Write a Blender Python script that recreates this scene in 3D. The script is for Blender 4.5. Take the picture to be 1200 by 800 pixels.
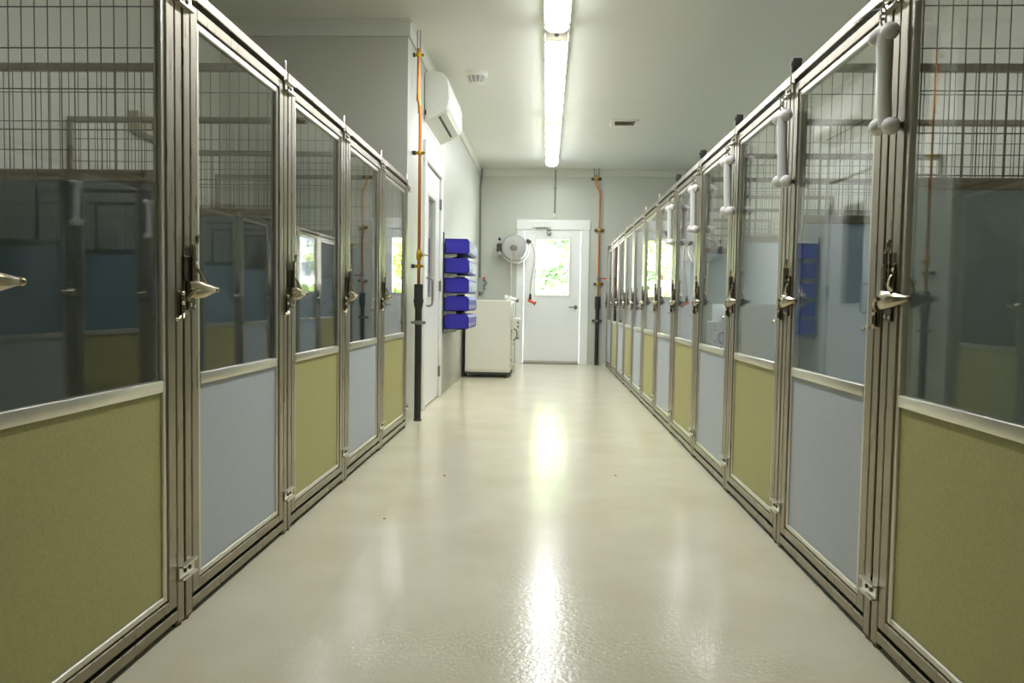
import bpy, bmesh, math, random
from mathutils import Vector, Matrix
random.seed(7)
PI = math.pi
for o in list(bpy.data.objects):
    bpy.data.objects.remove(o)
SC = bpy.context.scene
COL = SC.collection

# ------------------------------------------------------------------ camera
CAM_H = 0.99
YAW, PITCH, ROLL, FPX = 0.0438, 0.0495, 0.0156, 900.0
fw = Vector((-math.sin(YAW)*math.cos(PITCH), math.cos(YAW)*math.cos(PITCH), -math.sin(PITCH)))
rt = Vector((math.cos(YAW), math.sin(YAW), 0)); up = rt.cross(fw)
r2 = math.cos(ROLL)*rt + math.sin(ROLL)*up
u2 = -math.sin(ROLL)*rt + math.cos(ROLL)*up
cd = bpy.data.cameras.new('camera'); cam = bpy.data.objects.new('camera', cd); COL.objects.link(cam)
M = Matrix((( r2.x, u2.x, -fw.x, 0), (r2.y, u2.y, -fw.y, 0), (r2.z, u2.z, -fw.z, CAM_H), (0, 0, 0, 1)))
cam.matrix_world = M
cd.sensor_width = 36; cd.lens = 36*FPX/1200; cd.clip_start = 0.05
SC.camera = cam

# ------------------------------------------------------------------ world, sun, exposure
w = bpy.data.worlds.new('world'); SC.world = w; w.use_nodes = True
nt = w.node_tree
sky = nt.nodes.new('ShaderNodeTexSky'); sky.sky_type = 'NISHITA'; sky.sun_disc = False
sky.sun_elevation = math.radians(50); sky.sun_rotation = math.radians(120)
bg = nt.nodes['Background']; bg.inputs['Strength'].default_value = 1.1
nt.links.new(sky.outputs[0], bg.inputs[0])
sl = bpy.data.lights.new('sun', 'SUN'); sl.energy = 16; sl.angle = 0.01; sl.color = (1, 0.96, 0.88)
sun = bpy.data.objects.new('sun', sl); COL.objects.link(sun)
sun.location = (4, 10, 9)
sun.rotation_euler = Vector((-.55, .42, -.75)).to_track_quat('-Z', 'Y').to_euler()
vs = SC.view_settings
vs.view_transform = 'Standard'; vs.look = 'None'; vs.gamma = 1; vs.use_curve_mapping = False
vs.exposure = 2.2
LAMP = 8.0          # radiance of the fluorescent diffusers
cy = SC.cycles
cy.max_bounces = 10; cy.diffuse_bounces = 5; cy.glossy_bounces = 6; cy.transparent_max_bounces = 40
cy.sample_clamp_indirect = 6; cy.caustics_reflective = False; cy.caustics_refractive = False
try:
    cy.use_denoising = True; cy.denoiser = 'OPENIMAGEDENOISE'
except Exception:
    pass

# ------------------------------------------------------------------ helpers
def lin(c):
    return tuple(((v/255)/12.92 if v/255 <= .04045 else ((v/255+.055)/1.055)**2.4) for v in c)

def mat(name, rgb, rough=.5, metal=0, noise=0, nscale=8, bump=0, bscale=60, spec=.5, stretch=None, coat=0, rnoise=0):
    m = bpy.data.materials.new(name); m.use_nodes = True
    t = m.node_tree; b = t.nodes['Principled BSDF']
    c = lin(rgb)
    b.inputs['Base Color'].default_value = (*c, 1); b.inputs['Roughness'].default_value = rough
    b.inputs['Metallic'].default_value = metal; b.inputs['Specular IOR Level'].default_value = spec
    b.inputs['Coat Weight'].default_value = coat
    if noise or bump or rnoise:
        tc = t.nodes.new('ShaderNodeTexCoord'); mp = t.nodes.new('ShaderNodeMapping')
        t.links.new(tc.outputs['Object'], mp.inputs[0])
        if stretch: mp.inputs['Scale'].default_value = stretch
    if noise or rnoise:
        n = t.nodes.new('ShaderNodeTexNoise'); n.inputs['Scale'].default_value = nscale; n.inputs['Detail'].default_value = 5
        t.links.new(mp.outputs[0], n.inputs['Vector'])
    if noise:
        r = t.nodes.new('ShaderNodeMix'); r.data_type = 'RGBA'
        r.inputs['A'].default_value = (*[max(0, v*(1-noise)) for v in c], 1)
        r.inputs['B'].default_value = (*[min(1, v*(1+noise)) for v in c], 1)
        t.links.new(n.outputs['Fac'], r.inputs['Factor']); t.links.new(r.outputs['Result'], b.inputs['Base Color'])
    if rnoise:
        mr = t.nodes.new('ShaderNodeMapRange'); mr.inputs['From Min'].default_value = .3; mr.inputs['From Max'].default_value = .7
        mr.inputs['To Min'].default_value = rough-rnoise; mr.inputs['To Max'].default_value = rough+rnoise
        t.links.new(n.outputs['Fac'], mr.inputs['Value']); t.links.new(mr.outputs[0], b.inputs['Roughness'])
    if bump:
        n2 = t.nodes.new('ShaderNodeTexNoise'); n2.inputs['Scale'].default_value = bscale; n2.inputs['Detail'].default_value = 3
        t.links.new(mp.outputs[0], n2.inputs['Vector'])
        bp = t.nodes.new('ShaderNodeBump'); bp.inputs['Strength'].default_value = bump; bp.inputs['Distance'].default_value = .002
        t.links.new(n2.outputs['Fac'], bp.inputs['Height']); t.links.new(bp.outputs[0], b.inputs['Normal'])
    return m

def glass_mat(name, tint=(1, 1, 1), f0=.043):
    """thin clear sheet: clear transmission and a mirror reflection that grows towards grazing (Schlick)"""
    m = bpy.data.materials.new(name); m.use_nodes = True
    t = m.node_tree; t.nodes.clear()
    out = t.nodes.new('ShaderNodeOutputMaterial'); mix = t.nodes.new('ShaderNodeMixShader')
    tr = t.nodes.new('ShaderNodeBsdfTransparent'); tr.inputs[0].default_value = (*tint, 1)
    gl = t.nodes.new('ShaderNodeBsdfGlossy'); gl.inputs['Roughness'].default_value = 0.004
    ge = t.nodes.new('ShaderNodeNewGeometry')
    dp = t.nodes.new('ShaderNodeVectorMath'); dp.operation = 'DOT_PRODUCT'
    t.links.new(ge.outputs['Incoming'], dp.inputs[0]); t.links.new(ge.outputs['Normal'], dp.inputs[1])
    def mth(op, a, bv):
        n = t.nodes.new('ShaderNodeMath'); n.operation = op
        for i, v in enumerate((a, bv)):
            if v is None: continue
            if isinstance(v, (int, float)): n.inputs[i].default_value = v
            else: t.links.new(v, n.inputs[i])
        return n.outputs[0]
    ab = mth('ABSOLUTE', dp.outputs['Value'], None)
    s = mth('SUBTRACT', 1.0, ab); p = mth('POWER', s, 5.0)
    f = mth('ADD', mth('MULTIPLY', p, 1-f0), f0)
    t.links.new(f, mix.inputs[0]); t.links.new(tr.outputs[0], mix.inputs[1]); t.links.new(gl.outputs[0], mix.inputs[2])
    t.links.new(mix.outputs[0], out.inputs[0])
    return m

def emit_mat(name, rgb, s):
    m = bpy.data.materials.new(name); m.use_nodes = True
    t = m.node_tree; t.nodes.clear()
    out = t.nodes.new('ShaderNodeOutputMaterial'); e = t.nodes.new('ShaderNodeEmission')
    e.inputs[0].default_value = (*rgb, 1); e.inputs[1].default_value = s
    t.links.new(e.outputs[0], out.inputs[0]); return m

class MB:
    """collects shapes, then makes ONE mesh"""
    def __init__(s): s.bm = bmesh.new()
    def box(s, x0, x1, y0, y1, z0, z1, bev=0, seg=1):
        r = bmesh.ops.create_cube(s.bm, size=1)
        for v in r['verts']:
            v.co = Vector(((x0+x1)/2+v.co.x*(x1-x0), (y0+y1)/2+v.co.y*(y1-y0), (z0+z1)/2+v.co.z*(z1-z0)))
        if bev:
            es = {e for v in r['verts'] for e in v.link_edges}
            bmesh.ops.bevel(s.bm, geom=list(es), offset=bev, segments=seg, affect='EDGES', profile=.5)
        return s
    def tube(s, pts, r, n=10, cap=True):
        pts = [Vector(p) for p in pts]
        rs = r if isinstance(r, (list, tuple)) else [r]*len(pts)
        rings = []; prev = None
        for i, p in enumerate(pts):
            if i == 0: d = pts[1]-p
            elif i == len(pts)-1: d = p-pts[-2]
            else: d = (pts[i+1]-p).normalized()+(p-pts[i-1]).normalized()
            d.normalize()
            if prev is None:
                a = Vector((1, 0, 0)) if abs(d.x) < .8 else Vector((0, 1, 0))
                u = d.cross(a).normalized()
            else:
                u = (prev-d*prev.dot(d)).normalized()
            prev = u; v = d.cross(u)
            rings.append([s.bm.verts.new(p+rs[i]*(math.cos(2*PI*k/n)*u+math.sin(2*PI*k/n)*v)) for k in range(n)])
        for a, b in zip(rings, rings[1:]):
            for k in range(n): s.bm.faces.new((a[k], a[(k+1) % n], b[(k+1) % n], b[k]))
        if cap:
            s.bm.faces.new(rings[0][::-1]); s.bm.faces.new(rings[-1])
        return s
    def lathe(s, prof, c, axis='z', n=24):
        """prof: (radius, height) pairs turned about the axis through c"""
        c = Vector(c); rings = []
        for r, h in prof:
            ring = []
            for k in range(n):
                a = 2*PI*k/n; x, y = r*math.cos(a), r*math.sin(a)
                p = {'z': (x, y, h), 'y': (x, h, y), 'x': (h, x, y)}[axis]
                ring.append(s.bm.verts.new(c+Vector(p)))
            rings.append(ring)
        for a, b in zip(rings, rings[1:]):
            for k in range(n): s.bm.faces.new((a[k], a[(k+1) % n], b[(k+1) % n], b[k]))
        s.bm.faces.new(rings[0][::-1]); s.bm.faces.new(rings[-1])
        return s
    def ball(s, c, r, sc=(1, 1, 1), n=12):
        q = bmesh.ops.create_uvsphere(s.bm, u_segments=n, v_segments=max(6, n*2//3), radius=r)
        for v in q['verts']: v.co = Vector(c)+Vector((v.co.x*sc[0], v.co.y*sc[1], v.co.z*sc[2]))
        return s
    def prism(s, poly, a0, a1, axis='y'):
        """poly of 2-D points extruded along an axis (the other two in x,y,z order)"""
        def P(p, a): return {'x': (a, p[0], p[1]), 'y': (p[0], a, p[1]), 'z': (p[0], p[1], a)}[axis]
        A = [s.bm.verts.new(P(p, a0)) for p in poly]; B = [s.bm.verts.new(P(p, a1)) for p in poly]
        n = len(poly)
        for k in range(n): s.bm.faces.new((A[k], A[(k+1) % n], B[(k+1) % n], B[k]))
        s.bm.faces.new(A[::-1]); s.bm.faces.new(B); return s
    def mesh(s, name, m, smooth=True):
        bmesh.ops.recalc_face_normals(s.bm, faces=s.bm.faces[:])
        me = bpy.data.meshes.new(name); s.bm.to_mesh(me); s.bm.free()
        me.materials.append(m)
        if smooth:
            for p in me.polygons: p.use_smooth = True
            try: me.set_sharp_from_angle(angle=math.radians(35))
            except Exception: pass
        return me
    def obj(s, name, m, parent=None, smooth=True):
        return link(name, s.mesh(name, m, smooth), parent)

def link(name, me, parent=None):
    o = bpy.data.objects.new(name, me); COL.objects.link(o)
    if parent: o.parent = parent
    return o
def thing(name, label, cat, loc=(0, 0, 0), rz=0, group=None):
    o = bpy.data.objects.new(name, None); COL.objects.link(o); o.location = loc; o.rotation_euler = (0, 0, rz)
    o.empty_display_size = .1
    return tag(o, label, cat, group)
def tag(o, label, cat, group=None):
    o['label'] = label; o['category'] = cat
    if group: o['group'] = group
    return o
def struct(o, label=None, cat=None):
    o['kind'] = 'structure'
    if label: o['label'] = label
    if cat: o['category'] = cat
    return o
def local(root):                       # parts are built in world coordinates and then hung under the root
    root.matrix_world = root.matrix_basis
    bpy.context.view_layer.update()
def adopt(root):
    inv = Matrix.LocRotScale(root.location, root.rotation_euler, None).inverted()
    for c in root.children: c.matrix_parent_inverse = inv

# ------------------------------------------------------------------ materials
m_wall = mat('wall_paint', (199, 201, 188), .42, noise=.03, nscale=3, bump=.25, bscale=9, stretch=(1, 1, .25))
m_wallk = mat('kennel_wall_paint', (200, 200, 184), .5, noise=.03, nscale=3)
m_ceil = mat('ceiling_paint', (236, 236, 226), .45, noise=.02, nscale=2)
m_trim = mat('white_trim_paint', (242, 243, 238), .35)
m_crown = mat('crown_paint', (214, 215, 202), .4)
m_door = mat('white_door_paint', (244, 245, 242), .35, noise=.015, nscale=4)
m_steel = mat('brushed_steel_tube', (156, 148, 130), .33, metal=1, noise=.16, nscale=10, stretch=(6, 6, .6), rnoise=.08)
m_alu = mat('bright_aluminium_trim', (222, 219, 208), .34, metal=1, noise=.06, nscale=14)
m_hard = mat('polished_steel_hardware', (158, 147, 122), .24, metal=1, noise=.08, nscale=30)
m_darkh = mat('tarnished_steel_plate', (104, 96, 76), .34, metal=1, noise=.15, nscale=30)
m_olive = mat('olive_laminate', (176, 172, 110), .5, noise=.2, nscale=110, bump=.35, bscale=420)
m_blue = mat('pale_blue_laminate', (182, 190, 196), .5, noise=.14, nscale=110, bump=.35, bscale=420)
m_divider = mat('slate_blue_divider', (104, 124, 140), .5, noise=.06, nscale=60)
m_divider_r = mat('brightened_blue_divider', (200, 226, 246), .45, noise=.06, nscale=60)  # blue raised in place of missing light on the right dividers
m_glass = glass_mat('clear_pane', (.955, .965, .955), .056)
m_wire = mat('grey_mesh_wire', (120, 118, 104), .4, metal=.8)
m_bone = mat('white_bone_plastic', (250, 249, 244), .4, noise=.03, nscale=20)
m_copper = mat('copper_pipe', (202, 128, 70), .3, metal=1, noise=.2, nscale=14)
m_brass = mat('yellow_brass', (214, 176, 60), .3, metal=1, noise=.1, nscale=30)
m_black = mat('black_plastic', (44, 43, 40), .45, noise=.1, nscale=12)
m_dark = mat('dark_grey_metal', (80, 80, 74), .5, metal=.4)
m_galv = mat('galvanised_steel', (150, 150, 142), .4, metal=.7, noise=.1, nscale=40)
m_bin = mat('royal_blue_plastic', (52, 46, 168), .36, noise=.05, nscale=20)
m_white = mat('white_plastic', (236, 235, 226), .35)
m_cream = mat('cream_enamel', (232, 230, 216), .32, noise=.02, nscale=5)
m_grey = mat('grey_plastic', (176, 176, 172), .42, noise=.04, nscale=10)
m_dgrey = mat('taupe_plastic', (132, 126, 116), .45)
m_hose = mat('beige_hose', (196, 182, 168), .5)
m_red = mat('red_handle', (196, 34, 30), .4)
m_orange = mat('orange_plastic', (226, 84, 30), .4)
m_beige = mat('beige_plastic', (176, 168, 140), .5)
m_mark = mat('pale_lettering', (220, 224, 240), .5)
m_leaf = [mat('leaf_yellow_green', (168, 190, 92), .55, noise=.25, nscale=3), mat('leaf_pale', (200, 212, 140), .55, noise=.2, nscale=3),
          mat('leaf_deep', (84, 122, 62), .55, noise=.3, nscale=3)]
m_bark = mat('brown_twig', (150, 116, 84), .8, noise=.2)
m_soil = mat('pale_gravel_bank', (226, 222, 214), .9, noise=.2, nscale=6, bump=.6, bscale=20)
m_lens_side = emit_mat('lit_diffuser_side', (.975, 1, 1.03), LAMP*.4)
m_lens = emit_mat('lit_diffuser', (.975, 1, 1.03), LAMP)

def floor_mat():
    m = bpy.data.materials.new('cream_epoxy_floor'); m.use_nodes = True
    t = m.node_tree; b = t.nodes['Principled BSDF']; N = t.nodes.new; L = t.links.new
    tc = N('ShaderNodeTexCoord')
    n1 = N('ShaderNodeTexNoise'); n1.inputs['Scale'].default_value = 2.2; n1.inputs['Detail'].default_value = 6
    n2 = N('ShaderNodeTexNoise'); n2.inputs['Scale'].default_value = 220; n2.inputs['Detail'].default_value = 2
    n3 = N('ShaderNodeTexNoise'); n3.inputs['Scale'].default_value = 60; n3.inputs['Detail'].default_value = 2
    for n in (n1, n2, n3): L(tc.outputs['Object'], n.inputs['Vector'])
    a, c2 = lin((244, 237, 212)), lin((214, 204, 170))
    mx = N('ShaderNodeMix'); mx.data_type = 'RGBA'; mx.inputs['A'].default_value = (*a, 1); mx.inputs['B'].default_value = (*c2, 1)
    mr = N('ShaderNodeMapRange'); mr.inputs['From Min'].default_value = .1; mr.inputs['From Max'].default_value = .9
    L(n1.outputs['Fac'], mr.inputs['Value']); L(mr.outputs[0], mx.inputs['Factor'])
    mx2 = N('ShaderNodeMix'); mx2.data_type = 'RGBA'; mx2.blend_type = 'MULTIPLY'; mx2.inputs['Factor'].default_value = .16
    L(mx.outputs['Result'], mx2.inputs['A']); L(n2.outputs['Fac'], mx2.inputs['B']); L(mx2.outputs['Result'], b.inputs['Base Color'])
    r = N('ShaderNodeMapRange'); r.inputs['From Min'].default_value = .1; r.inputs['From Max'].default_value = .9
    r.inputs['To Min'].default_value = .13; r.inputs['To Max'].default_value = .23
    L(n1.outputs['Fac'], r.inputs['Value']); L(r.outputs[0], b.inputs['Roughness'])
    bp = N('ShaderNodeBump'); bp.inputs['Strength'].default_value = .38; bp.inputs['Distance'].default_value = .002
    L(n3.outputs['Fac'], bp.inputs['Height']); L(bp.outputs[0], b.inputs['Normal'])
    b.inputs['Specular IOR Level'].default_value = .22
    return m
m_floor = floor_mat()

# ------------------------------------------------------------------ the room
XL, XR = -1.12, 0.977            # left wall plane, right kennel front plane
FL = -1.089                      # left kennel front plane
YF, YB, YJ = 12.7, -2.6, 6.1     # far wall, wall behind the camera, left return wall
BL, BR = -2.62, 2.51             # back walls of the kennels
ZC = 3.2
struct(MB().box(-3.3, 2.8, YB-.1, YF+.12, -.1, 0).obj('floor', m_floor), 'glossy cream epoxy floor running the length of the aisle', 'floor')
struct(MB().box(-3.3, 2.8, YB-.1, YF+.12, ZC, ZC+.12).obj('ceiling', m_ceil), 'smooth off-white ceiling above the aisle', 'ceiling')
DX0, DX1, DZ = -.375, .548, 2.185     # far door opening
fwl = MB(); fwl.box(-3.3, DX0-.02, YF, YF+.12, 0, ZC); fwl.box(DX1+.02, 2.8, YF, YF+.12, 0, ZC); fwl.box(DX0-.02, DX1+.02, YF, YF+.12, DZ+.02, ZC)
struct(fwl.obj('wall_far', m_wall, smooth=False), 'grey-green end wall with the white exit door', 'wall')
LY0, LY1, LZ = 7.02, 7.985, 2.26      # left door opening
lw = MB(); lw.box(XL-.1, XL, YJ, LY0-.01, 0, ZC); lw.box(XL-.1, XL, LY1+.01, YF, 0, ZC); lw.box(XL-.1, XL, LY0-.01, LY1+.01, LZ+.01, ZC)
struct(lw.obj('wall_left', m_wall, smooth=False), 'pale left wall carrying the blue bins and the air conditioner', 'wall')
struct(MB().box(BL, XL-.1, YJ, YJ+.1, 0, ZC).obj('wall_return', m_wallk, smooth=False), 'grey wall closing the end of the left kennel row', 'wall')
struct(MB().box(BL-.1, BL, YB, YJ+.1, 0, ZC).obj('wall_left_back', m_wallk, smooth=False), 'grey wall behind the left kennels', 'wall')
struct(MB().box(-3.3, -3.2, YJ+.1, YF, 0, ZC).obj('wall_left_room', m_wallk, smooth=False), 'wall of the room behind the left door', 'wall')
struct(MB().box(-3.2, BL-.1, YJ, YJ+.1, 0, ZC).obj('wall_left_return', m_wallk, smooth=False), 'short wall beside the room behind the left door', 'wall')
struct(MB().box(BR, BR+.1, YB, YF, 0, ZC).obj('wall_right', m_wallk, smooth=False), 'grey wall behind the right kennels', 'wall')
struct(MB().box(BL-.1, BR+.1, YB-.1, YB, 0, ZC).obj('wall_near', m_wallk, smooth=False), 'grey wall behind the viewer', 'wall')
def crown(i, a0, a1, face, axis, sgn, label):
    prof = [(0, 3.07), (.016, 3.07), (.018, 3.078), (.018, 3.175), (.03, 3.185), (.03, ZC), (0, ZC)]
    b = MB()
    if axis == 'x': b.prism([(face+sgn*p, z) for p, z in prof], a0, a1, 'x')
    else: b.prism([(face+sgn*p, z) for p, z in prof], a0, a1, 'y')
    struct(b.obj('trim_%d' % i, m_crown, smooth=False), label, 'trim')
crown(1, XL, BR, YF, 'x', -1, 'crown moulding along the far wall')
crown(2, YJ, YF, XL, 'y', 1, 'crown moulding along the left wall')
crown(3, BL, XL+.018, YJ, 'x', -1, 'crown moulding on the return wall above the left kennels')
crown(4, YB, YF, BR, 'y', -1, 'crown moulding on the wall behind the right kennels')
crown(5, YB, YJ, BL, 'y', 1, 'crown moulding on the wall behind the left kennels')

# ------------------------------------------------------------------ far exit door
d1 = bpy.data.objects.new('door_1', None); COL.objects.link(d1); d1.location = ((DX0+DX1)/2, YF, 0)
struct(d1, 'white exit door with a tall window at the end of the aisle', 'door')
WX0, WX1, WZ0, WZ1 = -.175, .36, 1.14, 2.05
s = MB()
y0, y1 = YF+.02, YF+.065
s.box(DX0, WX0-.012, y0, y1, .012, DZ); s.box(WX1+.012, DX1, y0, y1, .012, DZ)
s.box(WX0-.012, WX1+.012, y0, y1, .012, WZ0-.012); s.box(WX0-.012, WX1+.012, y0, y1, WZ1+.012, DZ)
s.obj('door_slab', m_door, d1, smooth=False)
f = MB()
for a in ((WX0-.03, WX0, WZ0-.03, WZ1+.03), (WX1, WX1+.03, WZ0-.03, WZ1+.03), (WX0, WX1, WZ0-.03, WZ0), (WX0, WX1, WZ1, WZ1+.03)):
    f.box(a[0], a[1], y0-.012, y1+.012, a[2], a[3], .003)
wf = f.obj('window_frame', m_white, d1)
MB().box(WX0, WX1, y0+.018, y0+.024, WZ0, WZ1).obj('window_pane', m_glass, d1, smooth=False)
for a, b in ((DX0-.012, DX0-.125), (DX1+.012, DX1+.14)):
    MB().box(min(a, b), max(a, b), YF-.022, YF, 0, DZ+.02, .003).obj('jamb_casing', m_trim, d1)
MB().box(DX0-.14, DX1+.155, YF-.028, YF, DZ+.02, DZ+.185, .004).obj('head_casing', m_trim, d1)
jm = MB(); jm.box(DX0-.018, DX0-.003, YF, YF+.12, 0, DZ+.018); jm.box(DX1+.003, DX1+.018, YF, YF+.12, 0, DZ+.018); jm.box(DX0-.003, DX1+.003, YF, YF+.12, DZ+.004, DZ+.018)
jm.obj('door_jamb', m_trim, d1, smooth=False)
MB().box(DX0, DX1, YF-.03, YF+.07, 0, .014, .003).obj('threshold', m_galv, d1)
sw = MB(); sw.box(DX0+.01, DX1-.01, y0-.008, y0, .016, .05, .002); sw.obj('door_sweep', m_alu, d1)
lv = MB(); lv.lathe([(.032, -.016), (.034, -.01), (.034, 0)], (.482, y0, .945), 'y', 18); lv.obj('lever_rose', m_galv, d1)
MB().tube([(.482, y0-.01, .945), (.482, y0-.05, .945), (.47, y0-.058, .945), (.37, y0-.056, .945)], .010, 8).obj('door_lever', m_galv, d1)
cl = MB().box(-.25, .045, YF-.075, YF-.028, 2.235, 2.325, .006).obj('door_closer', m_white, d1)
MB().tube([(-.2, YF-.055, 2.225), (-.02, YF-.12, 2.222), (.03, YF-.04, 2.2)], .009, 8).obj('closer_arm', m_galv, cl)
MB().box(.0, .06, YF-.05, YF+.02, 2.13, 2.2, .006).obj('arm_bracket', m_galv, cl)
adopt(d1)

# ------------------------------------------------------------------ left side door
d2 = bpy.data.objects.new('door_2', None); COL.objects.link(d2); d2.location = (XL, (LY0+LY1)/2, 0)
struct(d2, 'white side door with a narrow window and a steel pull handle on the left wall', 'door')
x0, x1 = XL-.05, XL-.004
v0, v1, vz0, vz1 = 7.2, 7.68, 1.03, 2.0
s = MB(); s.box(x0, x1, LY0, v0, .012, LZ); s.box(x0, x1, v1, LY1, .012, LZ); s.box(x0, x1, v0, v1, .012, vz0); s.box(x0, x1, v0, v1, vz1, LZ)
s.obj('door_slab', m_door, d2, smooth=False)
f = MB()
for a in ((v0-.02, v0+.01, vz0-.02, vz1+.02), (v1-.01, v1+.02, vz0-.02, vz1+.02), (v0, v1, vz0-.02, vz0+.01), (v0, v1, vz1-.01, vz1+.02)):
    f.box(x0-.006, x1+.008, a[0], a[1], a[2], a[3], .003)
f.obj('window_frame', m_white, d2)
MB().box(XL-.03, XL-.024, v0, v1, vz0, vz1).obj('window_pane', m_glass, d2, smooth=False)
for a, b in ((LY0-.11, LY0-.008), (LY1+.008, LY1+.12)):
    MB().box(XL, XL+.02, a, b, 0, LZ+.01, .003).obj('jamb_casing', m_trim, d2)
MB().box(XL, XL+.026, LY0-.13, LY1+.14, LZ+.01, LZ+.18, .004).obj('head_casing', m_trim, d2)
MB().box(x1, x1+.004, 7.055, 7.105, .88, 1.27, .001).obj('pull_plate', m_galv, d2)
MB().tube([(x1, 7.08, 1.215), (XL+.045, 7.08, 1.215), (XL+.062, 7.08, 1.2), (XL+.066, 7.08, 1.17), (XL+.066, 7.08, 1.0), (XL+.062, 7.08, .97), (XL+.045, 7.08, .955), (x1, 7.08, .955)], .0105, 10).obj('pull_handle', m_galv, d2)
for z in (2.0, 1.16, .27):
    hg = MB(); hg.tube([(XL+.012, LY1+.004, z-.055), (XL+.012, LY1+.004, z+.055)], .009, 8); hg.box(XL-.004, XL+.006, LY1-.02, LY1+.03, z-.05, z+.05)
    hg.obj('hinge', m_galv, d2)
adopt(d2)

# ------------------------------------------------------------------ kennel fronts
W = .93; H2 = .459                # pitch, half width of one front
PW, TD = .040, .036               # post width, tube depth
def sh(name, mb, m, smooth=True): return (name, mb.mesh(name, m, smooth))
def vpost(xa, xb, z0, z1): return MB().box(xa, xb, 0, TD, z0, z1, .0022)
def hrail(xa, xb, z0, z1): return MB().box(xa, xb, 0, TD, z0, z1, .0022)
xi = H2-PW; xs = xi-.006; xt = xs-.046; xp = xt-.022      # inner edges of post, door stile, trim
G = {}
G['post_l'] = vpost(-H2, -xi, .012, 1.935).mesh('post', m_steel); G['post_r'] = vpost(xi, H2, .012, 1.935).mesh('post', m_steel)
G['rail_b'] = hrail(-xi, xi, .022, .054).mesh('frame_rail', m_steel); G['rail_t'] = hrail(-xi, xi, 1.902, 1.935).mesh('frame_rail', m_steel)
G['foot_l'] = MB().tube([(-H2+.02, .018, 0), (-H2+.02, .018, .013)], .016, 10).mesh('foot', m_darkh); G['foot_r'] = MB().tube([(H2-.02, .018, 0), (H2-.02, .018, .013)], .016, 10).mesh('foot', m_darkh)
G['stile_l'] = vpost(-xs, -xt, .068, 1.880).mesh('door_stile', m_steel); G['stile_r'] = vpost(xt, xs, .068, 1.880).mesh('door_stile', m_steel)
G['drail_b'] = hrail(-xt, xt, .068, .100).mesh('door_rail', m_steel); G['drail_t'] = hrail(-xt, xt, 1.846, 1.880).mesh('door_rail', m_steel)
t = MB(); t.box(-xt, -xp, .005, .026, .102, 1.842, .003); t.box(xp, xt, .005, .026, .102, 1.842, .003); t.box(-xp, xp, .005, .026, .102, .122, .003); t.box(-xp, xp, .005, .026, 1.820, 1.842, .003)
G['trim'] = t.mesh('glazing_trim', m_alu)
G['mid'] = MB().box(-xp, xp, .002, .03, .719, .754, .004, 2).mesh('middle_rail', m_alu)
G['pan_o'] = MB().box(-xp, xp, .012, .022, .122, .719).mesh('lower_panel', m_olive, False)
G['pan_b'] = MB().box(-xp, xp, .012, .022, .122, .719).mesh('lower_panel', m_blue, False)
G['glass'] = MB().box(-xp, xp, .014, .020, .754, 1.820).mesh('glass_pane', m_glass, False)
# U clip bridging the gap to the neighbour, two bolt heads between its lips
def clip(z):
    b = MB(); x0, x1 = H2+.006-.048, H2+.006+.048
    b.box(x0, x1, -.006, 0, z-.022, z+.022); b.box(x0, x1, -.018, -.006, z+.016, z+.022); b.box(x0, x1, -.018, -.006, z-.022, z-.016)
    return b.mesh('clip', m_alu, False)
G['bolt'] = MB().ball((0, 0, 0), .0075, (1, .7, 1), 8).mesh('bolt', m_darkh)
G['clip_b'], G['clip_t'] = clip(.165), clip(1.868)
G['pin'] = MB().tube([(H2+.006, .012, 1.84), (H2+.006, .012, 1.975), (H2+.006, .012, 1.982)], [.006, .006, .003], 8).mesh('pin', m_alu)
cp = MB(); cp.box(H2-.007, H2+.019, .0, .04, 1.945, 2.0, .006, 2); cp.tube([(H2+.006, .018, 1.90), (H2+.006, .018, 1.96)], .011, 8)
G['cap'] = cp.mesh('post_cap', m_dark)
G['capend'] = MB().lathe([(.009, 0), (.010, -.004), (.005, -.004)], (H2+.006, .0, 1.978), 'y', 12).mesh('cap_bolt', m_black)
# latch at the viewer's left of the door
lx = -xi-.006+.0                  # beside the gap of post and stile
lp = MB(); lp.box(-.470, -.382, -.006, 0, 1.042, 1.118, .002); lp.box(-.4285, -.4215, -.018, -.005, 1.042, 1.118, .001); lp.box(-.445, -.395, -.005, 0, .955, 1.0, .002); lp.box(-.440, -.400, -.009, -.003, .99, 1.04, .002)
G['latch'] = lp.mesh('latch', m_darkh)
lvv = MB()
def taper(b, secs):               # secs: (x, y0, y1, z0, z1)
    rings = []
    for x, a, c, d, e in secs:
        rings.append([b.bm.verts.new(p) for p in ((x, a, d+(e-d)*.25), (x, a, e-(e-d)*.25), (x, a+(c-a)*.3, e), (x, c, e), (x, c, d), (x, a+(c-a)*.3, d))])
    for A, B in zip(rings, rings[1:]):
        for k in range(6): b.bm.faces.new((A[k], A[(k+1) % 6], B[(k+1) % 6], B[k]))
    b.bm.faces.new(rings[0][::-1]); b.bm.faces.new(rings[-1])
taper(lvv, [(-.455, -.018, -.003, .996, 1.040), (-.43, -.030, -.003, .988, 1.043), (-.37, -.032, -.003, .994, 1.039), (-.32, -.028, -.005, 1.003, 1.032), (-.28, -.022, -.008, 1.011, 1.026)])
lvv.ball((-.275, -.0165, 1.0185), .0105, (1.1, 1, 1), 10)
G['lever'] = lvv.mesh('lever', m_hard)
ar = MB(); ar.tube([(-.425, -.03, 1.02), (-.45, -.028, 1.014), (-.468, -.02, .996), (-.472, -.012, .985)], .006, 8); ar.tube([(-.395, -.006, 1.085), (-.388, -.016, 1.07), (-.377, -.022, 1.05), (-.355, -.022, 1.036)], .005, 8)
G['arm'] = ar.mesh('latch_arm', m_hard)
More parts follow.
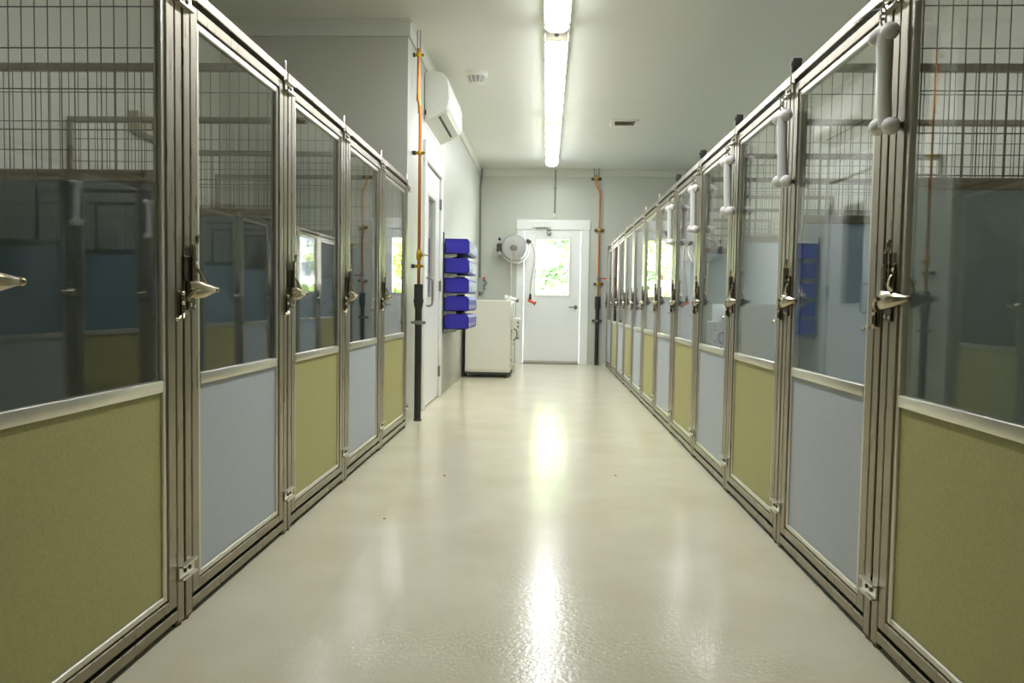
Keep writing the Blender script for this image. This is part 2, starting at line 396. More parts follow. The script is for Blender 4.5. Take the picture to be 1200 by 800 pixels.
rd = MB(); rd.tube([(-.425, -.012, 1.04), (-.425, -.012, 1.150), (-.418, -.014, 1.154), (-.41, -.014, 1.157), (-.405, -.014, 1.165), (-.405, -.014, 1.178), (-.397, -.014, 1.181)], .0058, 8)
rd.box(-.412, -.404, -.012, -.004, 1.04, 1.15, .001)
G['rod'] = rd.mesh('lock_rod', m_hard)
kp = MB(); kp.box(-.502, -.482, -.004, 0, .935, 1.012, .002); kp.tube([(-.492, -.01, .94), (-.492, -.01, 1.0)], .006, 8)
G['keep'] = kp.mesh('keeper', m_hard)
G['screw_s'] = MB().ball((0, 0, 0), .006, (1, .6, 1), 8).mesh('screw', m_alu)
G['screw_l'] = MB().ball((0, 0, 0), .0075, (1, .7, 1), 8).mesh('screw', m_alu)
SCREWS = [('screw_s', (x, -.006, z)) for x, z in ((-.418, 1.1), (-.418, 1.063), (-.392, 1.1), (-.43, .97), (-.405, .967))] + [('screw_l', (-.492, -.012, z)) for z in (1.004, .975, .94)]
ch = MB(); ch.tube([(-.492, -.014, .945), (-.51, -.02, .93), (-.525, -.02, .938), (-.535, -.02, .93)], .0025, 6); ch.ball((-.545, -.02, .928), .008, (1.6, .5, .7), 8)
G['chain'] = ch.mesh('tether', m_hard)

def kennel_front(xplane, yc, rz, colour, label, group, cap, pane_turn=0):
    o = thing('kennel_gate', label, 'kennel gate', (xplane, yc, 0), rz, group)
    for k, n in (('post_l', 'post'), ('post_r', 'post'), ('rail_b', 'frame_rail'), ('rail_t', 'frame_rail'), ('foot_l', 'foot'), ('foot_r', 'foot'),
                 ('stile_l', 'door_stile'), ('stile_r', 'door_stile'), ('drail_b', 'door_rail'), ('drail_t', 'door_rail'), ('trim', 'glazing_trim'), ('mid', 'middle_rail'), ('glass', 'glass_pane')):
        link(n, G[k], o)
    p = link('lower_panel', G['pan_'+colour], o); p['label'] = 'olive green laminate lower panel' if colour == 'o' else 'pale blue laminate lower panel'
    for a, z in (('clip_b', .165), ('clip_t', 1.868)):
        c = link('clip', G[a], o)
        for dx in (-.014, .016): link('bolt', G['bolt'], c).location = (H2+.006+dx, -.007, z)
    if cap: c = link('post_cap', G['cap'], o); link('cap_bolt', G['capend'], c)
    else: link('pin', G['pin'], o)
    l = link('latch', G['latch'], o)
    for k, n in (('lever', 'lever'), ('arm', 'latch_arm'), ('rod', 'lock_rod'), ('keep', 'keeper'), ('chain', 'tether')): link(n, G[k], l)
    if pane_turn: [c for c in o.children if c.name.startswith('glass_pane')][0].rotation_euler = (0, 0, math.radians(pane_turn))
    for k, p_ in SCREWS: link('screw', G[k], l).location = p_
    return o

ORD = ['nearest', 'second', 'third', 'fourth', 'fifth', 'sixth', 'seventh', 'eighth', 'ninth', 'tenth', 'eleventh', 'farthest']
R0, L0 = 2.285, 2.266             # first visible joints of the two rows
CN = {'o': 'olive green', 'b': 'pale blue'}
for i in range(12):
    yc = R0 + (i-.5)*W; c = 'ob'[i % 2]
    kennel_front(XR, yc, -PI/2, c, 'glazed kennel gate with %s lower panel, %s%s in the right row' % (CN[c], ORD[i], ' from viewer' if 0 < i < 11 else ''), 'kennel gates of the right row', 2 <= i <= 5, 1.15 if i == 1 else 0)
for i in range(5):
    yc = L0 + (i-.5)*W; c = 'ob'[i % 2]
    nm = ORD[i] if i < 4 else 'farthest'
    kennel_front(FL, yc, PI/2, c, 'glazed kennel gate with %s lower panel, %s%s in the left row' % (CN[c], nm, ' from viewer' if 0 < i < 4 else ''), 'kennel gates of the left row', False)

# ------------------------------------------------------------------ dividers between kennels
def divider_meshes(depth, m_divider, zt_):
    g = {}; zs, zt = 1.335, zt_
    g['panel'] = MB().box(.045, depth-.02, -.006, .006, .09, zs).mesh('divider_panel', m_divider, False)
    for k, a in (('mid', (zs, zs+.035)), ('top', (zt-.032, zt)), ('bot', (.055, .09))):
        g[k] = MB().box(.045, depth-.005, -.014, .014, a[0], a[1], .003).mesh('divider_rail', m_steel)
    g['pf'] = MB().box(.042, .068, -.012, .012, .0, zt, .003).mesh('divider_post', m_steel)
    g['pb'] = MB().box(depth-.03, depth-.003, -.014, .014, .0, zt, .003).mesh('divider_post', m_steel)
    b = MB()
    n = int((depth-.11)/.0405)
    for k in range(n+1):
        x = .085+k*.0405
        b.tube([(x, 0, zs+.03), (x, 0, zt-.02)], .0019, 5, False)
    for k in range(5):
        z = zt-.12*(k+1)
        if z > zs+.04: b.tube([(.06, .004, z), (depth-.02, .004, z)], .0021, 5, False)
    g['wire'] = b.mesh('wire_mesh', m_wire)
    return g
def divider(xfront, sgn, y, g, label, group):
    o = thing('kennel_divider', label, 'divider', (xfront, y, 0), 0 if sgn > 0 else PI, group)
    for k, n in (('panel', 'divider_panel'), ('mid', 'divider_rail'), ('top', 'divider_rail'), ('bot', 'divider_rail'), ('pf', 'divider_post'), ('pb', 'divider_post')): link(n, g[k], o)
    wm = link('wire_mesh', g['wire'], o); wm['kind'] = 'stuff'
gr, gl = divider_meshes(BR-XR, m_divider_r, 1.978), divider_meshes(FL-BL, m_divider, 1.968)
for i in range(12):
    if i < 11: lab = 'mesh-topped blue divider behind the joint of %s and %s gates in right row' % (ORD[i], ORD[i+1])
    else: lab = 'mesh-topped blue divider closing the right kennels at the far wall'
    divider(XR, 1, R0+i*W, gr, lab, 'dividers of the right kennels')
for i in range(5):
    if i < 4: lab = 'mesh-topped blue divider behind the joint of %s and %s gates in left row' % (ORD[i], ORD[i+1] if i < 3 else 'farthest')
    else: lab = 'mesh-topped blue divider closing the left kennels at the return wall'
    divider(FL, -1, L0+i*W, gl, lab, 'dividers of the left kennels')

# ------------------------------------------------------------------ hanging toy bones
bone = MB()
bone.tube([(0, 0, -.275), (0, 0, -.26), (0, 0, -.15), (0, 0, -.03), (0, 0, -.015)], [.021, .0205, .0185, .0205, .021], 16)
bone_me = bone.mesh('bone_shaft', m_bone)
kn = {}
for k, (dx, z) in enumerate(((-.02, -.018), (.02, -.012), (-.02, -.268), (.02, -.274))):
    kn[k] = MB().ball((dx, 0, z), .0265, (1, .95, .92), 16).mesh('bone_knob', m_bone)
bh = MB()
def ring(b, c, r, wr, ax):
    pts = [(c[0]+(r*math.cos(a) if ax != 'x' else 0), c[1]+(r*math.cos(a) if ax == 'x' else 0), c[2]+r*math.sin(a)) for a in [2*PI*k/10 for k in range(11)]]
    b.tube(pts, wr, 5, False)
ring(bh, (0, 0, .018), .011, .0028, 'x'); ring(bh, (0, 0, .036), .010, .0025, 'y'); ring(bh, (0, 0, .053), .010, .0025, 'x')
bone_ring = bh.mesh('hanging_chain', m_galv)
bw = MB(); bw.tube([(0, 0, .062), (.004, .008, .07), (.012, .03, .074), (.012, .065, .078)], .0018, 5); bw.tube([(0, 0, .064), (-.004, .01, .062), (-.07, .03, .078), (-.12, .025, .06)], .0014, 5)
bone_wire = bw.mesh('wire_tie', m_dark)
for k in range(5):
    yb = R0 + k*W - .045
    lab = 'white toy bone hanging by chain at the %s joint of the right kennel row' % (['nearest', 'second', 'third', 'fourth', 'fifth'][k])
    o = thing('toy_bone', lab, 'toy bone', (XR-.045, yb, 1.775-.006*k), -PI/2+.35, 'toy bones on the right kennel gates')
    link('bone_shaft', bone_me, o)
    for q in range(4): link('bone_knob', kn[q], o)
    link('hanging_chain', bone_ring, o); link('wire_tie', bone_wire, o)
    o.rotation_euler = (math.radians(1.5), math.radians(-2+k*.6), -PI/2+.5)

# ------------------------------------------------------------------ ceiling lights
def ceiling_light(ya, yb, label):
    o = thing('ceiling_light', label, 'ceiling light', (.045, (ya+yb)/2, ZC), 0, 'fluorescent fixtures along the ceiling')
    xc = .045
    MB().prism([(xc-.075, ZC), (xc+.075, ZC), (xc+.098, 3.135), (xc-.098, 3.135)], ya, yb, 'y').obj('housing', m_white, o, smooth=False)
    sec = [(-.090, 3.135), (.090, 3.135), (.086, 3.105), (.066, 3.088), (.03, 3.08), (-.03, 3.08), (-.066, 3.088), (-.086, 3.105)]
    sec2 = [(x*.72, 3.135-(3.135-z)*.6) for x, z in sec]
    b = MB(); rings = []
    for y, q in ((ya+.02, sec), (yb-.1, sec), (yb-.02, sec2)):
        rings.append([b.bm.verts.new((xc+x, y, z)) for x, z in q])
    for A, B in zip(rings, rings[1:]):
        for k in range(8): b.bm.faces.new((A[k], A[(k+1) % 8], B[(k+1) % 8], B[k]))
    b.bm.faces.new(rings[0][::-1]); b.bm.faces.new(rings[-1])
    df = b.obj('diffuser', m_lens, o, smooth=False); df.data.materials.append(m_lens_side)
    for p in df.data.polygons:
        if p.normal.z > -.85: p.material_index = 1
    MB().box(xc-.088, xc+.088, ya-.004, ya+.019, 3.082, 3.16, .006).obj('end_cap', m_beige, o)
    MB().lathe([(.017, -.006), (.019, 0), (.019, .004)], (xc, ya-.004, 3.128), 'y', 14).obj('knockout_plug', m_black, o)
    ny = 6
    for k in range(ny):
        y = ya+.12+(yb-ya-.3)*k/(ny-1)
        for sx in (-1, 1): MB().box(xc+sx*.094-.008, xc+sx*.094+.008, y-.02, y+.02, 3.105, 3.15, .003).obj('diffuser_clip', m_galv, o)
    adopt(o)
ceiling_light(2.05, 3.22, 'short lit fluorescent fixture added unseen over the viewer to brighten the near gates')  # out of view, added and kept short to brighten bones and near gates
ceiling_light(3.30, 6.13, 'long lit fluorescent fixture nearest the viewer, cut by the top of the picture')
ceiling_light(6.23, 9.05, 'long lit fluorescent fixture in the middle of the ceiling line')
ceiling_light(9.13, 11.9, 'long lit fluorescent fixture nearest the far wall')

# ------------------------------------------------------------------ smoke detector, ceiling vent
o = thing('smoke_detector', 'round white smoke detector on the ceiling beside the air conditioner', 'smoke detector', (-.71, 7.48, ZC))
MB().lathe([(.108, 3.2), (.108, 3.175), (.1, 3.16), (.09, 3.155)], (-.71, 7.48, 0), 'z', 28).obj('base_ring', m_white, o)
MB().lathe([(.084, 3.158), (.08, 3.13), (.066, 3.105), (.05, 3.098)], (-.71, 7.48, 0), 'z', 24).obj('chamber', m_grey, o)
for k in range(12):
    a = 2*PI*k/12; ca, sa = math.cos(a), math.sin(a)
    MB().tube([(-.71+.088*ca, 7.48+.088*sa, 3.158), (-.71+.082*ca, 7.48+.082*sa, 3.125), (-.71+.058*ca, 7.48+.058*sa, 3.094)], .006, 6).obj('cage_rib', m_white, o)
MB().lathe([(.06, 3.1), (.06, 3.092), (.045, 3.088)], (-.71, 7.48, 0), 'z', 20).obj('cover_disc', m_white, o)
adopt(o)
o = thing('ceiling_vent', 'small rectangular white ceiling vent with louvre slats right of the lights', 'vent', (.905, 9.46, ZC))
f = MB(); f.box(.74, .785, 9.32, 9.62, 3.184, 3.2, .004); f.box(1.03, 1.07, 9.32, 9.62, 3.184, 3.2, .004); f.box(.785, 1.03, 9.32, 9.36, 3.184, 3.2, .004); f.box(.785, 1.03, 9.58, 9.62, 3.184, 3.2, .004)
f.obj('vent_frame', m_white, o)
MB().box(.785, 1.03, 9.36, 9.58, 3.196, 3.2).obj('vent_back', m_beige, o, smooth=False)
for k in range(6):
    y = 9.375+k*.036; MB().prism([(y, 3.187), (y+.02, 3.196), (y+.022, 3.194), (y+.002, 3.185)], .787, 1.028, 'x').obj('slat', m_beige, o, smooth=False)
MB().box(.742, .79, 9.40, 9.56, 3.16, 3.184, .006).obj('damper_box', m_white, o)
adopt(o)

# ------------------------------------------------------------------ air conditioner
o = thing('air_conditioner', 'white wall-mounted air conditioner high on the left wall above the side door', 'air conditioner', (XL, 7.4, 2.62))
A0, A1 = 6.9, 7.95
prof = [(XL+.004, 2.60), (XL+.004, 3.03), (XL+.10, 3.045), (XL+.16, 3.03), (XL+.205, 2.985), (XL+.222, 2.92), (XL+.222, 2.80), (XL+.212, 2.715), (XL+.20, 2.70), (XL+.09, 2.655)]
b = MB(); b.prism(prof, A0, A1, 'y')
bmesh.ops.bevel(b.bm, geom=[e for e in b.bm.edges if abs(e.verts[0].co.y-e.verts[1].co.y) < 1e-5], offset=.012, segments=3, affect='EDGES', profile=.5)
b.obj('body', m_white, o)
MB().prism([(XL+.2235, 2.93), (XL+.2265, 2.92), (XL+.2265, 2.80), (XL+.218, 2.722), (XL+.2145, 2.722), (XL+.2225, 2.80)], A0+.03, A1-.03, 'y').obj('front_panel', m_white, o, smooth=False)
MB().prism([(XL+.115, 2.6635), (XL+.135, 2.6715), (XL+.135, 2.6685), (XL+.115, 2.6605)], A0+.1, A1-.1, 'y').obj('air_slot', m_black, o, smooth=False)
MB().prism([(XL+.14, 2.6735), (XL+.195, 2.6955), (XL+.194, 2.690), (XL+.142, 2.669)], A0+.06, A1-.06, 'y').obj('louvre', m_white, o, smooth=False)
MB().box(XL, XL+.006, A0+.02, A1+.05, 2.58, 3.02, .002).obj('mounting_plate', m_trim, o)
MB().box(XL+.006, XL+.02, A0-.002, A0+.01, 2.66, 2.70).obj('cable_port', m_black, o, smooth=False)
adopt(o)

# ------------------------------------------------------------------ water drop pipes
def clamp_ring(b, c, r): b.lathe([(r, -.014), (r+.006, -.016), (r+.008, 0), (r+.006, .016), (r, .014)], c, 'z', 14)
def pipe_left():
    o = thing('drop_pipe', 'copper water pipe into a black sleeve on the left wall corner beside the left kennels', 'pipe', (XL+.06, 6.33, 0), 0, 'copper drop pipes')
    xa, xb, y = XL+.062, XL+.046, 6.33
    MB().tube([(xa, y, 1.10), (xa, y, 2.52), (xa-.004, y, 2.56), (xb, y-.01, 2.66), (xb, y-.01, 2.71), (xb, y-.01, 3.05)], .0128, 12).obj('copper_pipe', m_copper, o)
    for z in (2.56, 2.66): MB().tube([(xa-.004 if z < 2.6 else xb, y-.005, z-.03), (xa-.004 if z < 2.6 else xb, y-.005, z+.03)], .0165, 12).obj('pipe_fitting', m_copper, o)
    for z in (3.0, 2.21, 1.285):
        x = xb if z > 2.6 else xa; b = MB(); clamp_ring(b, (x, y-(.01 if z > 2.6 else 0), z), .013)
        b.box(x+.012, x+.042, y-.008, y+.008, z-.011, z+.011, .003); b.box(x-.04, x-.012, y-.008, y+.008, z-.011, z+.011, .003)
        c = b.obj('pipe_clamp', m_brass, o)
        MB().box(XL, x-.03, y-.016, y+.016, z-.016, z+.016, .004).obj('standoff', m_dark, c)
        MB().ball((x+.036, y-.01, z), .008, (1, .6, 1), 8).obj('clamp_screw', m_hard, c)
    for dx in (-.012, .012): MB().tube([(xb+dx, y, 3.01), (xb+dx, y, ZC)], .005, 8).obj('hanger_rod', m_galv, o)
    b = MB(); b.tube([(xa, y, 1.33), (xa, y, 1.345), (xa, y, 1.36), (xa, y, 1.39), (xa, y, 1.405), (xa, y, 1.42)], [.017, .021, .024, .024, .02, .016], 12); b.tube([(xa, y, 1.375), (xa+.035, y, 1.375)], .013, 10)
    v = b.obj('ball_valve', m_brass, o)
    MB().tube([(xa+.03, y, 1.378), (xa+.05, y+.02, 1.38), (xa+.075, y+.07, 1.372)], [.006, .006, .004], 8).obj('valve_lever', m_galv, v)
    MB().tube([(xa, y, .93), (xa, y, .95), (xa, y, 1.0), (xa, y, 1.02), (xa, y, 1.135), (xa, y, 1.137)], [.028, .034, .043, .037, .037, .03], 18).obj('sleeve_reducer', m_black, o)
    MB().tube([(xa, y, 0), (xa, y, .94)], .0285, 18).obj('black_pipe', m_black, o)
    MB().tube([(xa, y, 0), (xa, y, .016)], .034, 18).obj('floor_collar', m_dark, o)
    b = MB(); clamp_ring(b, (xa, y, .82), .029); b.box(xa+.03, xa+.06, y-.007, y+.007, .808, .832, .003); b.box(xa-.06, xa-.03, y-.007, y+.007, .808, .832, .003)
    c = b.obj('pipe_clamp', m_galv, o); MB().ball((xa+.05, y-.01, .82), .008, (1, .6, 1), 8).obj('clamp_screw', m_hard, c)
    adopt(o)
pipe_left()
def pipe_far():
    o = thing('drop_pipe', 'copper pipe with red valve lever and black sleeve on the far wall', 'pipe', (.84, YF-.08, 0), 0, 'copper drop pipes')
    x, y, xt2 = .842, YF-.07, .777
    MB().tube([(x, y, 1.08), (x, y, 2.80), (x-.006, y, 2.83), (xt2+.006, y, 2.92), (xt2, y, 2.95), (xt2, y, 3.09)], .014, 12).obj('copper_pipe', m_copper, o)
    for z, xx in ((3.035, xt2), (2.205, x), (1.328, x)):
        b = MB(); clamp_ring(b, (xx, y, z), .015); c = b.obj('pipe_clamp', m_brass, o)
        MB().box(xx-.075, xx+.085, YF-.042, YF, z-.02, z+.02, .004).obj('strut_channel', m_dark, c)
        MB().box(xx-.04, xx+.04, y-.014, y+.014, z-.012, z+.012, .003).obj('clamp_lug', m_brass, c)
    for dx in (-.035, .04): MB().tube([(xt2+dx, y, 3.05), (xt2+dx, y, ZC)], .009, 8).obj('hanger_rod', m_galv, o)
    b = MB(); b.tube([(x, y, 1.38), (x, y, 1.40), (x, y, 1.44), (x, y, 1.46)], [.018, .026, .026, .018], 12); v = b.obj('ball_valve', m_galv, o)
    MB().box(x+.02, x+.135, y-.03, y-.02, 1.408, 1.428, .004).obj('valve_lever', m_red, v)
    MB().tube([(x-.008, y, .88), (x-.008, y, .93), (x-.004, y, .96), (x-.004, y, 1.12), (x-.004, y, 1.125)], [.03, .04, .048, .046, .035], 16).obj('sleeve_reducer', m_black, o)
    MB().tube([(x-.008, y, 0), (x-.008, y, .9)], .031, 16).obj('black_pipe', m_black, o)
    b = MB(); clamp_ring(b, (x-.008, y, .725), .032); c = b.obj('pipe_clamp', m_galv, o)
    MB().box(x-.09, x+.075, YF-.042, YF, .705, .745, .004).obj('strut_channel', m_dark, c)
    adopt(o)
pipe_far()

# ------------------------------------------------------------------ conduits
o = thing('conduit', 'thin grey conduit dropping from the ceiling to the exit door head', 'conduit', (.112, YF, 2.4), 0, 'wall conduits')
MB().tube([(.115, YF-.02, 3.195), (.112, YF-.016, 2.45)], .0115, 10).obj('conduit_tube', m_galv, o)
MB().box(.094, .13, YF-.03, YF, 2.40, 2.475, .005).obj('end_fitting', m_white, o)
b = MB(); b.box(.085, .14, YF-.03, YF, 2.872, 2.89, .003); b.obj('conduit_strap', m_galv, o)
adopt(o)
o = thing('conduit', 'grey conduit with a switch box down the corner left of the hose reel', 'conduit', (XL+.02, YF-.02, 1.2), 0, 'wall conduits')
MB().tube([(XL+.035, YF-.02, ZC), (XL+.035, YF-.022, 3.02), (XL+.018, YF-.02, 2.92), (XL+.018, YF-.02, 1.4)], .0125, 10).obj('conduit_tube', m_galv, o)
MB().box(XL, XL+.075, YF-.09, YF-.002, 1.16, 1.4, .006).obj('switch_box', m_grey, o)
MB().tube([(XL+.075, YF-.06, 1.37), (XL+.13, YF-.06, 1.34), (XL+.12, YF-.06, 1.29), (XL+.085, YF-.06, 1.26), (XL+.1, YF-.06, 1.22), (XL+.12, YF-.06, 1.225)], .008, 8).obj('hanging_cord', m_dark, o)
MB().box(XL+.075, XL+.105, YF-.05, YF-.02, 1.375, 1.42, .006).obj('indicator_cap', m_orange, o)
adopt(o)

# ------------------------------------------------------------------ hose reel
o = thing('hose_reel', 'round grey hose reel with hanging nozzle on the far wall beside the exit door', 'hose reel', (-.53, YF, 1.67))
c = (-.53, YF-.2, 1.885)
MB().lathe([(.05, -.10), (.15, -.098), (.19, -.085), (.208, -.06), (.215, -.02), (.215, .05), (.2, .08), (.12, .09)], c, 'y', 36).obj('reel_case', m_grey, o)
MB().lathe([(.222, -.012), (.232, 0), (.232, .05), (.222, .062)], (c[0]+.012, c[1]+.005, c[2]-.012), 'y', 36).obj('shading_rim', m_white, o)  # white ring, set low, puts shading of the lower edge into colour
hb = MB(); hb.lathe([(.062, 0), (.06, -.014), (.05, -.02)], (c[0]-.012, c[1]-.098, c[2]+.0), 'y', 24)
for v in hb.bm.verts: v.co.z = c[2]+(v.co.z-c[2])*.78
hb.obj('hub_plate', m_dgrey, o)
MB().box(-.82, -.745, YF-.21, YF-.12, 1.83, 1.955, .008).obj('side_bracket', m_dark, o)
bk = MB(); bk.box(-.80, -.72, YF-.22, YF, 1.76, 1.83, .01); bk.box(-.77, -.70, YF-.2, YF, 1.955, 2.04, .01); bk.obj('wall_mount', m_grey, o)
MB().ball((-.775, YF-.2, 2.03), .024, (1, 1, 1.1), 12).obj('lock_knob', m_black, o)
MB().ball((-.285, YF-.22, 1.985), .034, (1, 1, .9), 14).obj('hose_guide', m_dark, o)
MB().box(-.34, -.29, YF-.24, YF-.16, 1.97, 2.03, .01).obj('guide_arm', m_dark, o)
def arc(pts, n=8):
    out = []; P = [Vector(pts[0])]+[Vector(p) for p in pts]+[Vector(pts[-1])]
    for i in range(1, len(P)-2):
        for k in range(n):
            t_ = k/n; a, b_, c_, d_ = P[i-1], P[i], P[i+1], P[i+2]
            out.append(.5*((2*b_)+(-a+c_)*t_+(2*a-5*b_+4*c_-d_)*t_*t_+(-a+3*b_-3*c_+d_)*t_**3))
    out.append(P[-2]); return out
MB().tube(arc([(-.275, YF-.24, 1.98), (-.235, YF-.25, 1.93), (-.205, YF-.25, 1.80), (-.21, YF-.25, 1.60), (-.25, YF-.25, 1.35), (-.262, YF-.25, 1.14)]), .0105, 8).obj('outlet_hose', m_hose, o)
MB().tube(arc([(-.545, YF-.31, 1.84), (-.562, YF-.31, 1.74), (-.585, YF-.27, 1.58), (-.578, YF-.27, 1.35), (-.585, YF-.28, 1.07)]), .0105, 8).obj('feed_hose', m_hose, o)
nz = MB(); nz.tube([(-.262, YF-.25, 1.15), (-.262, YF-.25, 1.09), (-.265, YF-.25, 1.045), (-.262, YF-.25, 1.035)], [.017, .022, .024, .016], 10); nzo = nz.obj('nozzle_grip', m_black, o)
MB().tube([(-.30, YF-.25, 1.045), (-.262, YF-.25, 1.04), (-.21, YF-.25, 1.012), (-.185, YF-.25, 1.0)], [.02, .026, .024, .034], 12).obj('nozzle_head', m_orange, nzo)
MB().tube([(-.187, YF-.25, 1.001), (-.172, YF-.25, .993)], [.037, .035], 12).obj('nozzle_ring', m_black, nzo)
adopt(o)

# ------------------------------------------------------------------ cabinet on casters
o = thing('utility_cabinet', 'cream metal cabinet on casters standing in the left corner under the hose reel', 'cabinet', (-.76, 10.8, 0))
cx0, cx1, c0, c1 = -1.065, -.468, 10.13, 11.5
MB().box(cx0, cx1, c0, c1, .075, 1.03, .008, 2).obj('body', m_cream, o)
MB().box(cx0+.002, cx1-.002, c0-.004, c0+.006, .11, 1.02, .003).obj('front_panel', m_cream, o)
MB().box(cx0+.01, cx1-.005, c0+.01, c1-.01, .052, .075).obj('base_frame', m_dark, o, smooth=False)
for x in (cx0+.05, cx1-.05):
    for y in (c0+.05, c1-.06):
        b = MB(); b.lathe([(.012, -.016), (.026, -.014), (.028, 0), (.026, .014), (.012, .016)], (x, y, .028), 'x', 16); cs = b.obj('caster', m_dark, o)
        MB().box(x-.022, x+.022, y-.012, y+.014, .03, .056, .003).obj('caster_fork', m_galv, cs)
for y, z in ((10.5, .62), (10.52, .595), (10.8, .42), (10.6, .2)):
    MB().lathe([(.018, 0), (.02, .012), (.014, .02)], (cx1, y, z), 'x', 12).obj('side_knob', m_black, o)
for y, z, r in ((10.35, .56, .012), (10.42, .51, .012), (10.7, .52, .014), (10.45, .3, .014), (10.3, .24, .012), (10.9, .3, .012), (10.35, .14, .013), (11.1, .62, .014)):
    MB().lathe([(r, 0), (r, .004), (r*.6, .006)], (cx1, y, z), 'x', 10).obj('side_bolt', m_dgrey, o)
b = MB(); b.box(cx1, cx1+.10, 10.95, 11.35, .47, .78, .01); ctl = b.obj('control_housing', m_cream, o)
for z in (.72, .66, .5): MB().lathe([(.016, 0), (.015, -.01)], (cx1+.07, 10.948, z), 'y', 10).obj('control_knob', m_dgrey, ctl)
MB().tube(arc([(cx1, 10.7, .64), (cx1+.05, 10.72, .62), (cx1+.065, 10.74, .56), (cx1+.045, 10.74, .5), (cx1+.0, 10.74, .47)]), .011, 8).obj('side_hose', m_dgrey, o)
b = MB(); b.tube([(cx1-.03, 10.3, 1.03), (cx1-.03, 10.3, 1.09)], .03, 14); b.tube([(cx1-.09, 10.3, 1.075), (cx1+.07, 10.3, 1.035)], .024, 14); vt = b.obj('pipe_tee', m_white, o)
MB().tube([(cx1+.065, 10.3, 1.037), (cx1+.10, 10.3, 1.028)], .027, 14).obj('tee_cap', m_dgrey, vt)
MB().tube([(cx1+.02, 10.4, 1.0), (cx1+.02, 10.4, .1)], .008, 8).obj('side_pipe', m_cream, o)
adopt(o)

# ------------------------------------------------------------------ bins on a wall rack
o = thing('bin_rack', 'slotted metal wall rack carrying the five blue bins', 'rack', (XL, 8.7, .6))
for y in (8.235, 9.15):
    MB().box(XL, XL+.016, y-.014, y+.014, .68, 1.74, .002).obj('rack_upright', m_dark, o)
BZ = [1.515, 1.305, 1.095, .90, .705]
for z in BZ:
    for y in (8.27, 9.12):
        MB().prism([(XL+.014, z-.055), (XL+.014, z-.004), (XL+.15, z-.004), (XL+.15, z-.03)], y-.006, y+.006, 'y').obj('bracket', m_galv, o, smooth=False)
    MB().box(XL+.012, XL+.05, 8.24, 9.16, z-.05, z-.006, .002).obj('rack_rail', m_galv, o)
adopt(o)
BN = ['topmost', 'second from the top', 'middle', 'second from the bottom', 'lowest']
for k, z in enumerate(BZ):
    o = thing('storage_bin', 'royal blue plastic bin on the wall rack, %s of five' % BN[k], 'bin', (XL+.16, 8.7, z), 0, 'blue bins on the wall rack')
    xa, xb, h = XL+.02, XL+.285, .155
    side = [(xa, z+h), (xa, z), (xb-.02, z), (xb, z+.015), (xb, z+h-.03), (xb-.022, z+h)]
    b = MB(); ya, yb = 8.25, 9.16
    b.prism(side, ya, ya+.006, 'y'); b.prism(side, yb-.006, yb, 'y')
    b.box(xa, xb-.02, ya, yb, z, z+.006); b.box(xa, xa+.006, ya, yb, z, z+h)
    b.prism([(xb-.02, z), (xb, z+.015), (xb, z+h-.03), (xb-.022, z+h), (xb-.028, z+h-.004), (xb-.007, z+h-.032), (xb-.007, z+.02), (xb-.024, z+.006)], ya, yb, 'y')
    b.obj('bin_shell', m_bin, o, smooth=False)
    rm = MB(); rm.tube([(xa, ya-.003, z+h), (xb-.022, ya-.003, z+h), (xb, ya-.003, z+h-.03)], .005, 6); rm.obj('bin_rim', m_bin, o)
    # embossed pale marks on the front, too small to read
    gx = xb+.001; yy = 8.34
    for q in range(3):
        y = yy+q*.26; mk = MB(); z0, z1 = z+.025, z+.068
        mk.box(gx-.001, gx+.002, y, y+.03, z0, z1)
        mk.box(gx-.001, gx+.002, y+.09, y+.12, z0, z1)
        mk.box(gx-.001, gx+.002, y, y+.12, z0, z0+.01)
        if (q+k) % 2: mk.box(gx-.001, gx+.002, y, y+.12, z1-.01, z1)
        mk.obj('embossed_mark', m_mark, o, smooth=False)
    adopt(o)

# ------------------------------------------------------------------ fittings on the kennel back walls
o = thing('wall_fitting', 'beige box fitting high on the wall behind the left kennels', 'wall fitting', (BL, 4.95, 2.05))  # plain beige box of unknown use
MB().prism([(4.74, 2.03), (5.16, 2.03), (5.18, 2.12), (5.14, 2.15), (4.72, 2.15)], BL, BL+.07, 'x').obj('fitting_box', m_beige, o, smooth=False)
for y in (4.9, 5.1): MB().lathe([(.022, .07), (.022, .085), (.015, .09)], (BL, y, 2.09), 'x', 14).obj('fitting_button', m_dgrey, o)
adopt(o)

# ------------------------------------------------------------------ specks of litter on the floor
for k, (x, y, r) in enumerate(((-.565, 4.33, .012), (-.72, 3.43, .007), (.42, 4.45, .008))):
    b = MB(); pts = [(x+r*math.cos(a)*(.6+.5*random.random()), y+1.6*r*math.sin(a)*(.6+.5*random.random())) for a in [2*PI*i/7 for i in range(7)]]
    b.prism(pts, .0005, .003, 'z')
    tag(b.obj('litter_speck', m_bark), ['small brown leaf scrap on the floor beside the second left kennel', 'tiny brown speck on the near floor towards the left row', 'tiny brown speck on the floor towards the right row'][k], 'litter', 'litter on the floor')

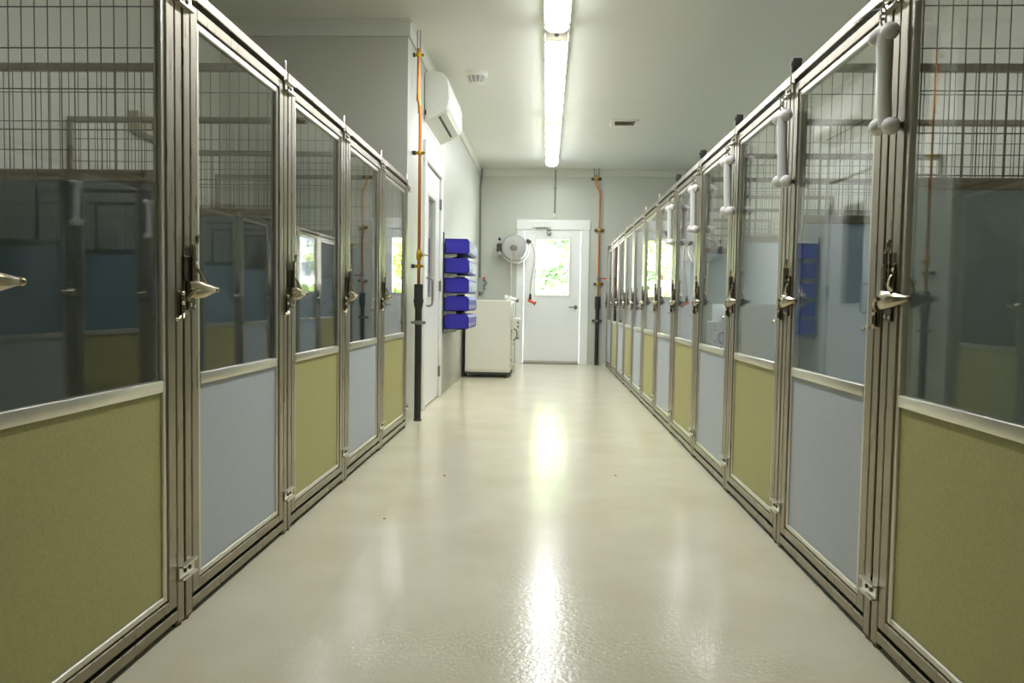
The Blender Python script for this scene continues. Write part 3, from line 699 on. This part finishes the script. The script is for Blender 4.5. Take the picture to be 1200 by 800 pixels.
# ------------------------------------------------------------------ outside the exit door
b = MB(); nx, ny = 14, 16; grid = []
for j in range(ny+1):
    row = []
    for i in range(nx+1):
        x = -5+10*i/nx; y = 12.95+9*j/ny
        z = -.08 + max(0, y-14.0)*.62 + .12*math.sin(x*2.1+y)*min(1, max(0, y-13.6))
        row.append(b.bm.verts.new((x, y, z)))
    grid.append(row)
for j in range(ny):
    for i in range(nx): b.bm.faces.new((grid[j][i], grid[j][i+1], grid[j+1][i+1], grid[j+1][i]))
struct(b.obj('ground_outside', m_soil), 'pale sunlit bank outside the exit door', 'ground')
def shrub(c, r, mi, n, label):
    o = thing('shrub', label, 'shrub', c, 0, 'shrubs outside the exit door')
    c = Vector(c); b = MB()
    for k in range(n):
        d = Vector((random.gauss(0, 1), random.gauss(0, 1), random.gauss(0, 1))).normalized()
        p = c+Vector((0, 0, r*.75))+Vector((d.x*r, d.y*r*.8, d.z*r*.8))*(random.random()**.4)
        u = Vector((random.gauss(0, 1), random.gauss(0, 1), random.gauss(0, .6))).normalized(); v = u.cross(Vector((random.gauss(0, 1), random.gauss(0, 1), random.gauss(0, 1)))).normalized()
        l = random.uniform(.045, .10); wd = l*.42
        b.bm.faces.new([b.bm.verts.new(q) for q in (p-u*l, p+v*wd-u*.1*l, p+u*l, p-v*wd-u*.1*l)])
    me = b.mesh('foliage', m_leaf[mi], False); f_ = link('foliage', me, o); f_['kind'] = 'stuff'
    t_ = MB()
    for k in range(7):
        a = random.uniform(0, 2*PI); q = c+Vector((math.cos(a)*r*.6, math.sin(a)*r*.5, r*1.1))
        t_.tube([c-Vector((0, 0, .1)), c.lerp(q, .5)+Vector((random.uniform(-.1, .1), 0, 0)), q], [.02, .013, .005], 6)
    t_.obj('stems', m_bark, o); adopt(o)
def bank(x, y): return -.08+max(0, y-14.0)*.62
for x, y, r, mi, n, lab in ((-.55, 15.0, .5, 0, 900, 'yellow-green shrub at the lower left of the exit door window'), (.25, 15.2, .45, 1, 700, 'pale shrub at the lower middle of the exit door window'),
        (.85, 15.1, .5, 0, 800, 'yellow-green shrub at the lower right of the exit door window'), (.1, 16.1, .42, 2, 260, 'sparse dark green shrub in the middle of the exit door window'),
        (.85, 16.5, .6, 0, 700, 'yellow-green shrub at the middle right of the exit door window'), (-.55, 16.6, .55, 1, 500, 'pale shrub at the middle left of the exit door window'),
        (.75, 17.6, .8, 2, 900, 'dark green shrub at the upper right of the exit door window'), (-.4, 17.8, .8, 0, 1100, 'yellow-green shrub at the upper left of the exit door window')):
    shrub((x, y, bank(x, y)), r, mi, n, lab)
